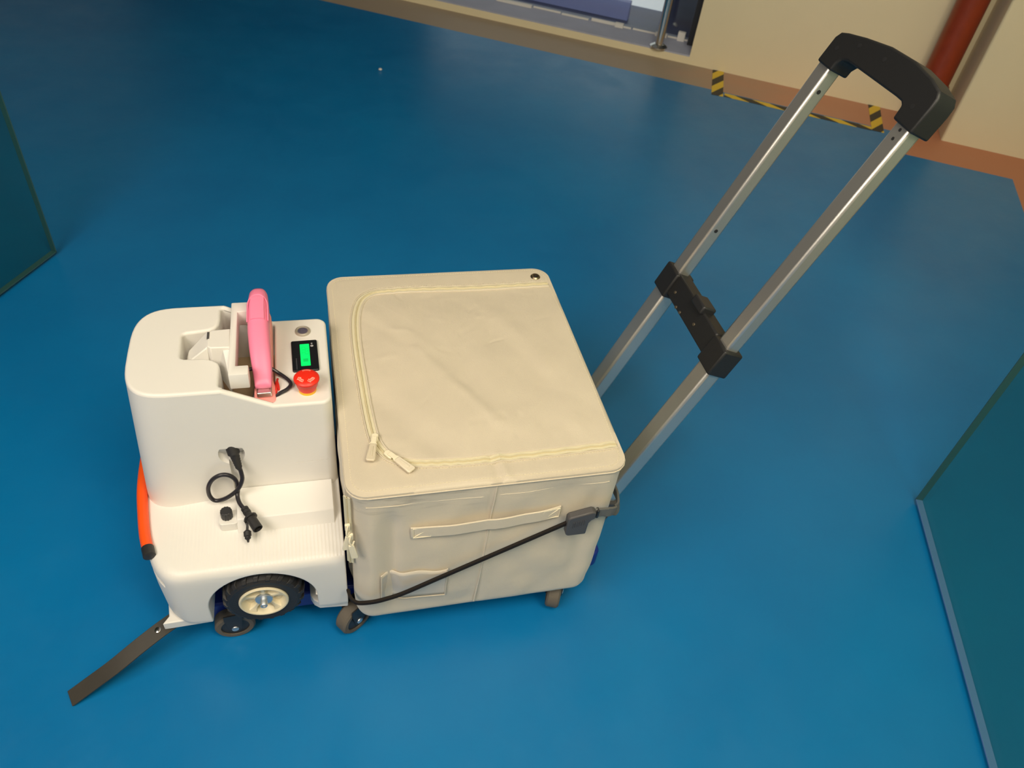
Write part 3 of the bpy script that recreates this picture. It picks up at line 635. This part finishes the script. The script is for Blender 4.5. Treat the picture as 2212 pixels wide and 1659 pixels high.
for b0 in (.0010, .0065, .0120):                        # seven-segment figures read from the side
    seg(-.0040, -.0034, b0, b0+.0040); seg(.0006, .0012, b0, b0+.0040); seg(.0046, .0052, b0, b0+.0040); seg(-.0034, .0006, b0+.0036, b0+.0042); seg(.0012, .0046, b0-.0002, b0+.0004)
obj('screen_figures', m, m_lcdseg, ds, smooth=False)
m = M()
for i in range(9): m.prism([(-.0128, -.0290+i*.0026), (-.0112, -.0290+i*.0026), (-.0112, -.0272+i*.0026), (-.0128, -.0272+i*.0026)], .0034, .0037, DK)
obj('bezel_print', m, mat('dim_print', (.05, .05, .06), .5), ds, smooth=False)
m = M()
m.lathe([(.0009, .0035), (.0013, .0036), (.0013, .0038)], DK(.0105, .0235, 0), (0, 0, 1), 12); m.lathe([(.0022, .0034), (.0022, .0037)], DK(.0105, .0185, 0), (0, 0, 1), 14)
obj('bezel_symbols', m, m_ink, ds, smooth=False)
EC = Vector((-.0415, .1655, DZ))
es = obj('emergency_stop', M().lathe([(.0115, .0035), (.0122, .006), (.0142, .012), (.0150, .0175), (.0162, .0188), (.0170, .0205), (.0168, .0225), (.0150, .0245), (.010, .0258), (.0005, .0263)], EC, (0, 0, 1), 44), m_red, CAB, label='red mushroom emergency stop button')
obj('yellow_collar', M().lathe([(.0118, 0), (.0118, .0035), (.0110, .0062), (.009, .0062)], EC, (0, 0, 1), 36), m_yel, es, label='yellow collar')
m = M()
def dome(r, a): 
    P_ = [(0, .0263), (.010, .0258), (.0150, .0245), (.0168, .0225)]
    hz = .0225
    for (a_, b_), (c_, d_) in zip(P_, P_[1:]):
        if a_ <= r <= c_: hz = b_+(d_-b_)*(r-a_)/(c_-a_)
    return EC + Vector((r*math.cos(a), r*math.sin(a), hz+.0002))
for a0 in (math.radians(205), math.radians(-65)+math.radians(0)):
    dirn = 1
    A = [a0 + math.radians(40)*i/8 for i in range(9)]
    for r_ in (.0085, .0118): m.tube([dome(r_, a) for a in A], .00048, 5)
    for i in range(0, 9, 2): m.tube([dome(.009, A[i]), dome(.0113, A[i])], .00042, 5)
    tip = A[0]-.28; m.tube([dome(.0072, A[0]), dome(.0101, tip), dome(.0132, A[0]), dome(.0118, A[0])], .00048, 5); m.tube([dome(.0072, A[0]), dome(.0085, A[0])], .00048, 5)
obj('turn_arrows', m, m_redmark, es, label='pale outlined turn arrows')
m = M()
for i in range(8): 
    a = math.radians(62+7*i); m.tube([dome(.0108, a), dome(.0128, a)], .00042, 5)
obj('stop_lettering', m, m_redmark, es)
# stapler cradle
def fr(x0, x1, y0, y1, z0, z1): return M().prism([(x0, y0), (x1, y0), (x1, y1), (x0, y1)], z0, z1, fxyz)
cr = obj('stapler_cradle', fr(-.1375, -.1128, .1555, .3060, .4315, .4565), m_white, CAB, label='white printed cradle holding the stapler')
tmp = cut(cr, [fr(-.1290, -.090, .1730, .2850, .40, .50)])
b = cr.modifiers.new('bev', 'BEVEL'); b.width = .0014; b.segments = 2; b.limit_method = 'ANGLE'; b.angle_limit = math.radians(50)
bake(cr, tmp, 40)
arm = obj('cradle_arm', M().loft([[Vector((-.1372, .2105, z)), Vector((-.1372, .2490, z)), Vector((-.1610, .2480, z)), Vector((-.1660, .2440, z)), Vector((-.1660, .2160, z)), Vector((-.1615, .2115, z))] for z in (.405, .4565)]), m_white, CAB, bevel=.0014)
obj('arm_brace', M().loft([[Vector((-.1375, .2105, .41)), Vector((-.1375, .2105, .452)), Vector((-.146, .2105, .452)), Vector((-.158, .2105, .41))], [Vector((-.1375, .170, .41)), Vector((-.1375, .170, .433)), Vector((-.1385, .170, .433)), Vector((-.1385, .170, .41))]]), m_white, arm, bevel=.001)
clip = obj('cradle_clip', M().loft([[Vector((x, y0_, z0)), Vector((x, y1_, z0)), Vector((x, y1_-.002, z1)), Vector((x, y0_+.003, z1))] for x, y0_, y1_, z0, z1 in ((-.1655, .2125, .2520, .425, .4545), (-.1690, .2115, .2515, .42, .4520), (-.1930, .2110, .2400, .40, .4320), (-.1965, .2160, .2360, .395, .4250))]), m_white, CAB, bevel=.0015)
obj('clip_notch', fr(-.1665, -.1635, .2300, .2435, .4555, .4572), m_grey, arm, smooth=False)
# wires in and behind the bay
obj('bay_wire', M().tube(spline([(-.199, .222, .35), (-.197, .232, .395), (-.19, .245, .40), (-.18, .25, .38)], 8), .0022, 8), m_cable, CAB, label='black wire in the bay')
lw = spline([(-.127, .1905, .430), (-.112, .196, .428), (-.092, .201, .424), (-.078, .196, .4165), (-.0665, .184, .4145), (-.063, .1745, .4145), (-.068, .166, .4140), (-.082, .159, .408), (-.088, .160, .37)], 8)
obj('loop_wire', M().tube(lw, .0026, 10), m_cable, CAB, label='black wire looping out beside the stapler')
for k, (dx, dy) in enumerate(((0, 0), (.003, .006), (-.001, -.006))): obj('red_wire', M().tube(spline([(-.086+dx, .19+dy, .38), (-.083+dx, .186+dy, .408), (-.0815+dx*.3, .178+dy, .4135), (-.082+dx, .166+dy*.5, .410), (-.087, .155+dy*.5, .38)], 6), .0014, 7), m_redwire, CAB)
obj('bay_wire', M().tube(spline([(-.127, .15, .33), (-.120, .157, .375), (-.112, .165, .40), (-.108, .18, .41)], 6), .0024, 8), m_cable, CAB)
# dark rubber strip screwed to the nose
sp_ = spline([(-.244, .068, .0670), (-.262, .052, .068), (-.283, .038, .066), (-.312, .022, .056), (-.345, .006, .040), (-.380, -.006, .021), (-.409, -.0155, .005)], 6)
st = obj('front_strip', M().ribbon(sp_, Vector((.12, -.1, 1)), .0245, .0028), m_strap, CAB, bevel=.0005, label='dark flexible strip screwed under the nose')
obj('strip_screw', M().lathe([(.0048, 0), (.0045, .0012), (.002, .0022)], (-.2845, .0385, .0672), (-.1, -.1, 1), 16), m_chrome, st)

# ------------------------------------------------------------------ charging cable hanging out of the cab's side
ch = thing('charging_cable', 'short black cable looping out of the hole in the cab side', 'cable', (-.15, .12, .22))
cp = [(-.1488, .1440, .3325), (-.1466, .1375, .322), (-.1432, .1305, .311), (-.1405, .1265, .300), (-.1405, .1225, .288), (-.1475, .1195, .273), (-.160, .121, .258), (-.173, .124, .247), (-.1835, .126, .245), (-.1885, .127, .256), (-.1875, .1275, .273), (-.180, .128, .288), (-.168, .128, .296), (-.157, .1275, .294), (-.1495, .126, .284), (-.1485, .123, .270), (-.1500, .117, .262), (-.1480, .107, .2595), (-.1435, .0975, .2600), (-.1395, .0925, .2600)]
obj('cord', M().tube(spline(cp, 7), .0030, 12), m_cable, ch)
d0 = (Vector(cp[2])-Vector(cp[0])).normalized(); p0 = Vector(cp[0])
pr = []
for i in range(9): pr += [(.0080-.0004*i if i > 2 else .0084, .0036*i), (.0080-.0004*i-.0007 if i > 2 else .0084, .0036*i+.0018)]
obj('strain_relief', M().lathe([(.002, -.004), (.0082, -.004)]+pr+[(.0028, .033)], p0, d0, 20), m_rub, ch)
pa, pb = Vector((-.1405, .0945, .2595)), Vector((-.1225, .0590, .2560)); dd_ = (pb-pa).normalized()
cn = obj('connector', M().lathe([(.003, -.001), (.0052, 0), (.0052, .0035), (.0044, .004), (.0044, .0055), (.0055, .006), (.0055, .0095), (.0048, .010), (.0052, .0130), (.0062, .0165), (.0092, .0170), (.0092, .0195), (.0068, .0200), (.0070, .0395), (.0058, .0400), (.0056, .034), (.0005, .034)], pa, dd_, 28), m_rub, ch, label='round black connector')
obj('cap_tether', M().ribbon(spline([pa+dd_*.018+Vector((-.008, -.001, -.003)), (-.1375, .072, .2505), (-.1380, .0635, .2475)], 5), Vector((0, 0, 1)), .0034, .0016), m_rub, ch)
obj('dust_cap', M().lathe([(.0015, -.004), (.0030, -.003), (.0052, -.001), (.0052, .005), (.004, .006), (.0042, .0085), (.002, .0105), (.0012, .014)], (-.1380, .0640, .2445), (.05, -.85, -.35), 18), m_rub, ch)

# ------------------------------------------------------------------ stapler
ST = thing('stapler', 'pink stapler lying across the open bay of the white cab', 'stapler', (-.098, .23, .40))
def sect(y, cx, zt, zb, wd, rnd=.45):
    out = []; n = 18; wd *= .93
    hh = (zt-zb)
    for k in range(n+1):
        a = math.pi*k/n; e = 2/2.6
        out.append(Vector((cx + wd/2*math.copysign(abs(math.cos(a))**e, math.cos(a)), y, zb + hh*(1-rnd) + hh*rnd*abs(math.sin(a))**e)))
    out += [Vector((cx-wd/2*.96, y, zb)), Vector((cx+wd/2*.96, y, zb))]
    return out
T0 = [(.1625, .4275, .4225, .0205), (.1635, .4305, .4215, .0228), (.170, .4335, .421, .0240), (.182, .4410, .423, .0262), (.195, .4500, .426, .0284), (.212, .4600, .431, .0298), (.235, .4700, .437, .0304), (.262, .4790, .443, .0304), (.285, .4830, .446, .0296), (.300, .4820, .448, .0270), (.3085, .4775, .45, .0225), (.3125, .4700, .4535, .0165), (.3135, .4630, .456, .011)]
def SX(y): return -.0975 - .0028*ease(.17, .24, y) + .0010*ease(.25, .31, y)
tc_ = obj('stapler_top', M().loft([sect(y, SX(y), zt, zb, wd) for y, zt, zb, wd in T0]), m_pink, ST, angle=60)
def st_top(y):
    for (a, b) in zip(T0, T0[1:]):
        if a[0] <= y <= b[0]: return a[1]+(b[1]-a[1])*(y-a[0])/(b[0]-a[0])
    return T0[-1][1]
# raised thumb pad with arched rib
pads = [[Vector((SX(y)+s_*.0092, y, st_top(y)-.004)) if j in (0, 5) else Vector((SX(y)+s_*w_, y, st_top(y)+h_)) for j, (s_, w_, h_) in enumerate(((-1, .0092, 0), (-1, .0088, .0006), (-1, .005, .0016), (1, .005, .0016), (1, .0088, .0006), (1, .0092, 0)))] for y in (.2455, .248, .26, .275, .279, .281)]
obj('thumb_pad', M().loft(pads), m_pink, tc_, angle=60)
rib = [Vector((SX(.28)+.0132*math.cos(a), .2700+.0175*math.sin(a) if math.sin(a) >= 0 else .27, st_top(min(.31, .27+.0175*max(0, math.sin(a)))) - .0022*abs(math.cos(a))**2*1.6)) for a in [math.pi*i/20 for i in range(21)]]
obj('arched_rib', M().tube([Vector((SX(.25)+.0136, .2455, st_top(.2455)-.0045))]+rib+[Vector((SX(.25)-.0136, .2455, st_top(.2455)-.0045))], .0010, 7), m_pink, tc_)
mg = obj('staple_magazine', M().prism([(-.0075, .1590), (.0075, .1590), (.0075, .30), (-.0075, .30)], .409, .4205, lambda a, b_, c: (a-.0975, b_, c + .16*(b_-.16))), m_staple, ST, bevel=.001, label='metal staple magazine')
obj('staple_head', M().prism(rrect(-.0096, .0096, .1550, .1720, .002, 3), .4125, .4205, lambda a, b_, c: (a-.0968, b_, c)), m_staple, ST, bevel=.0012)
bs = [(.1495, .0140), (.160, .0145), (.172, .0140), (.185, .0105), (.25, .0105), (.300, .0105), (.306, .009)]
bz = lambda y: .388 + .30*(y-.1475)*.5
obj('stapler_base', M().loft([[Vector((-.0965+sx*wd, y, bz(y)+zz)) for sx, zz in ((-1, 0), (1, 0), (1, .017+.004*ease(.15, .17, y)), (.9, .020+.004*ease(.15, .17, y)), (-.9, .020+.004*ease(.15, .17, y)), (-1, .017+.004*ease(.15, .17, y)))] for y, wd in bs]), m_pinkb, ST, bevel=.0008, label='paler pink stapler base')
obj('anvil_plate', M().prism(rrect(-.0085, .0085, .1600, .1790, .002, 3), .0, .001, lambda a, b_, c: (a-.0965, b_, bz(b_)+.0215+c)), m_staple, ST)

# ------------------------------------------------------------------ elastic cord with buckle and hook
EL = thing('elastic_cord', 'black elastic cord stretched across the box side to a grey buckle', 'cord', (.15, -.01, .14))
cpz = [(-.0085, .016, .1470), (-.0075, .006, .1472), (-.0030, -.0030, .1472), (.005, -.0085, .1470), (.024, -.0105, .1480), (.042, -.0105, .1510), (.068, -.0105, .1600)] + [(.068+(.300-.068)*k, -.0105, .160+(.287-.160)*k) for k in (.2, .4, .6, .8, 1)]
path = [Vector((p.x, min(p.y, front_y(max(.0, p.x), p.z)-.004) if p.x > .03 else p.y, p.z)) for p in spline(cpz, 6)]
obj('cord', M().ribbon(path, Vector((0, -1, 0)), -.0068 if False else .0070, .0042), m_cord, EL, bevel=.0014)
bk = [(.2955, .2655), (.2945, .300), (.2975, .3035), (.3290, .3115), (.3345, .3090), (.3350, .2960), (.3300, .2930), (.3265, .2870), (.3258, .2620), (.2990, .2620)]
bu = obj('buckle', M().prism(bk, -.0175, -.0055, fxzy), m_grey, EL, bevel=.002)
m = M()
for i in range(6): m.box((.3035+.0032*i, -.0176, .287+.0008*i), (.0012, .0012, .012))
obj('buckle_ridges', m, m_grey, bu, smooth=False)
hk = spline([(.333, -.0105, .3015), (.350, -.0085, .2975), (.366, -.0040, .2905), (.380, .0085, .2830), (.387, .030, .2780), (.394, .062, .2620), (.412, .100, .225), (.428, .127, .190)], 6)
obj('hook_strap', M().ribbon(hk, [Vector((-.2, -1, .1)) if p.x < .355 else (Vector((.25, -1, .1)) if p.x < .37 else Vector((1, -.45, .25))) for p in hk], .0165, .0035), m_hookstrap, EL, bevel=.001)
obj('strap_keeper', M().box((.3385, -.0105, .3005), (.0035, .0075, .0165)), m_black, EL, bevel=.001)
EL.location.y -= .0025
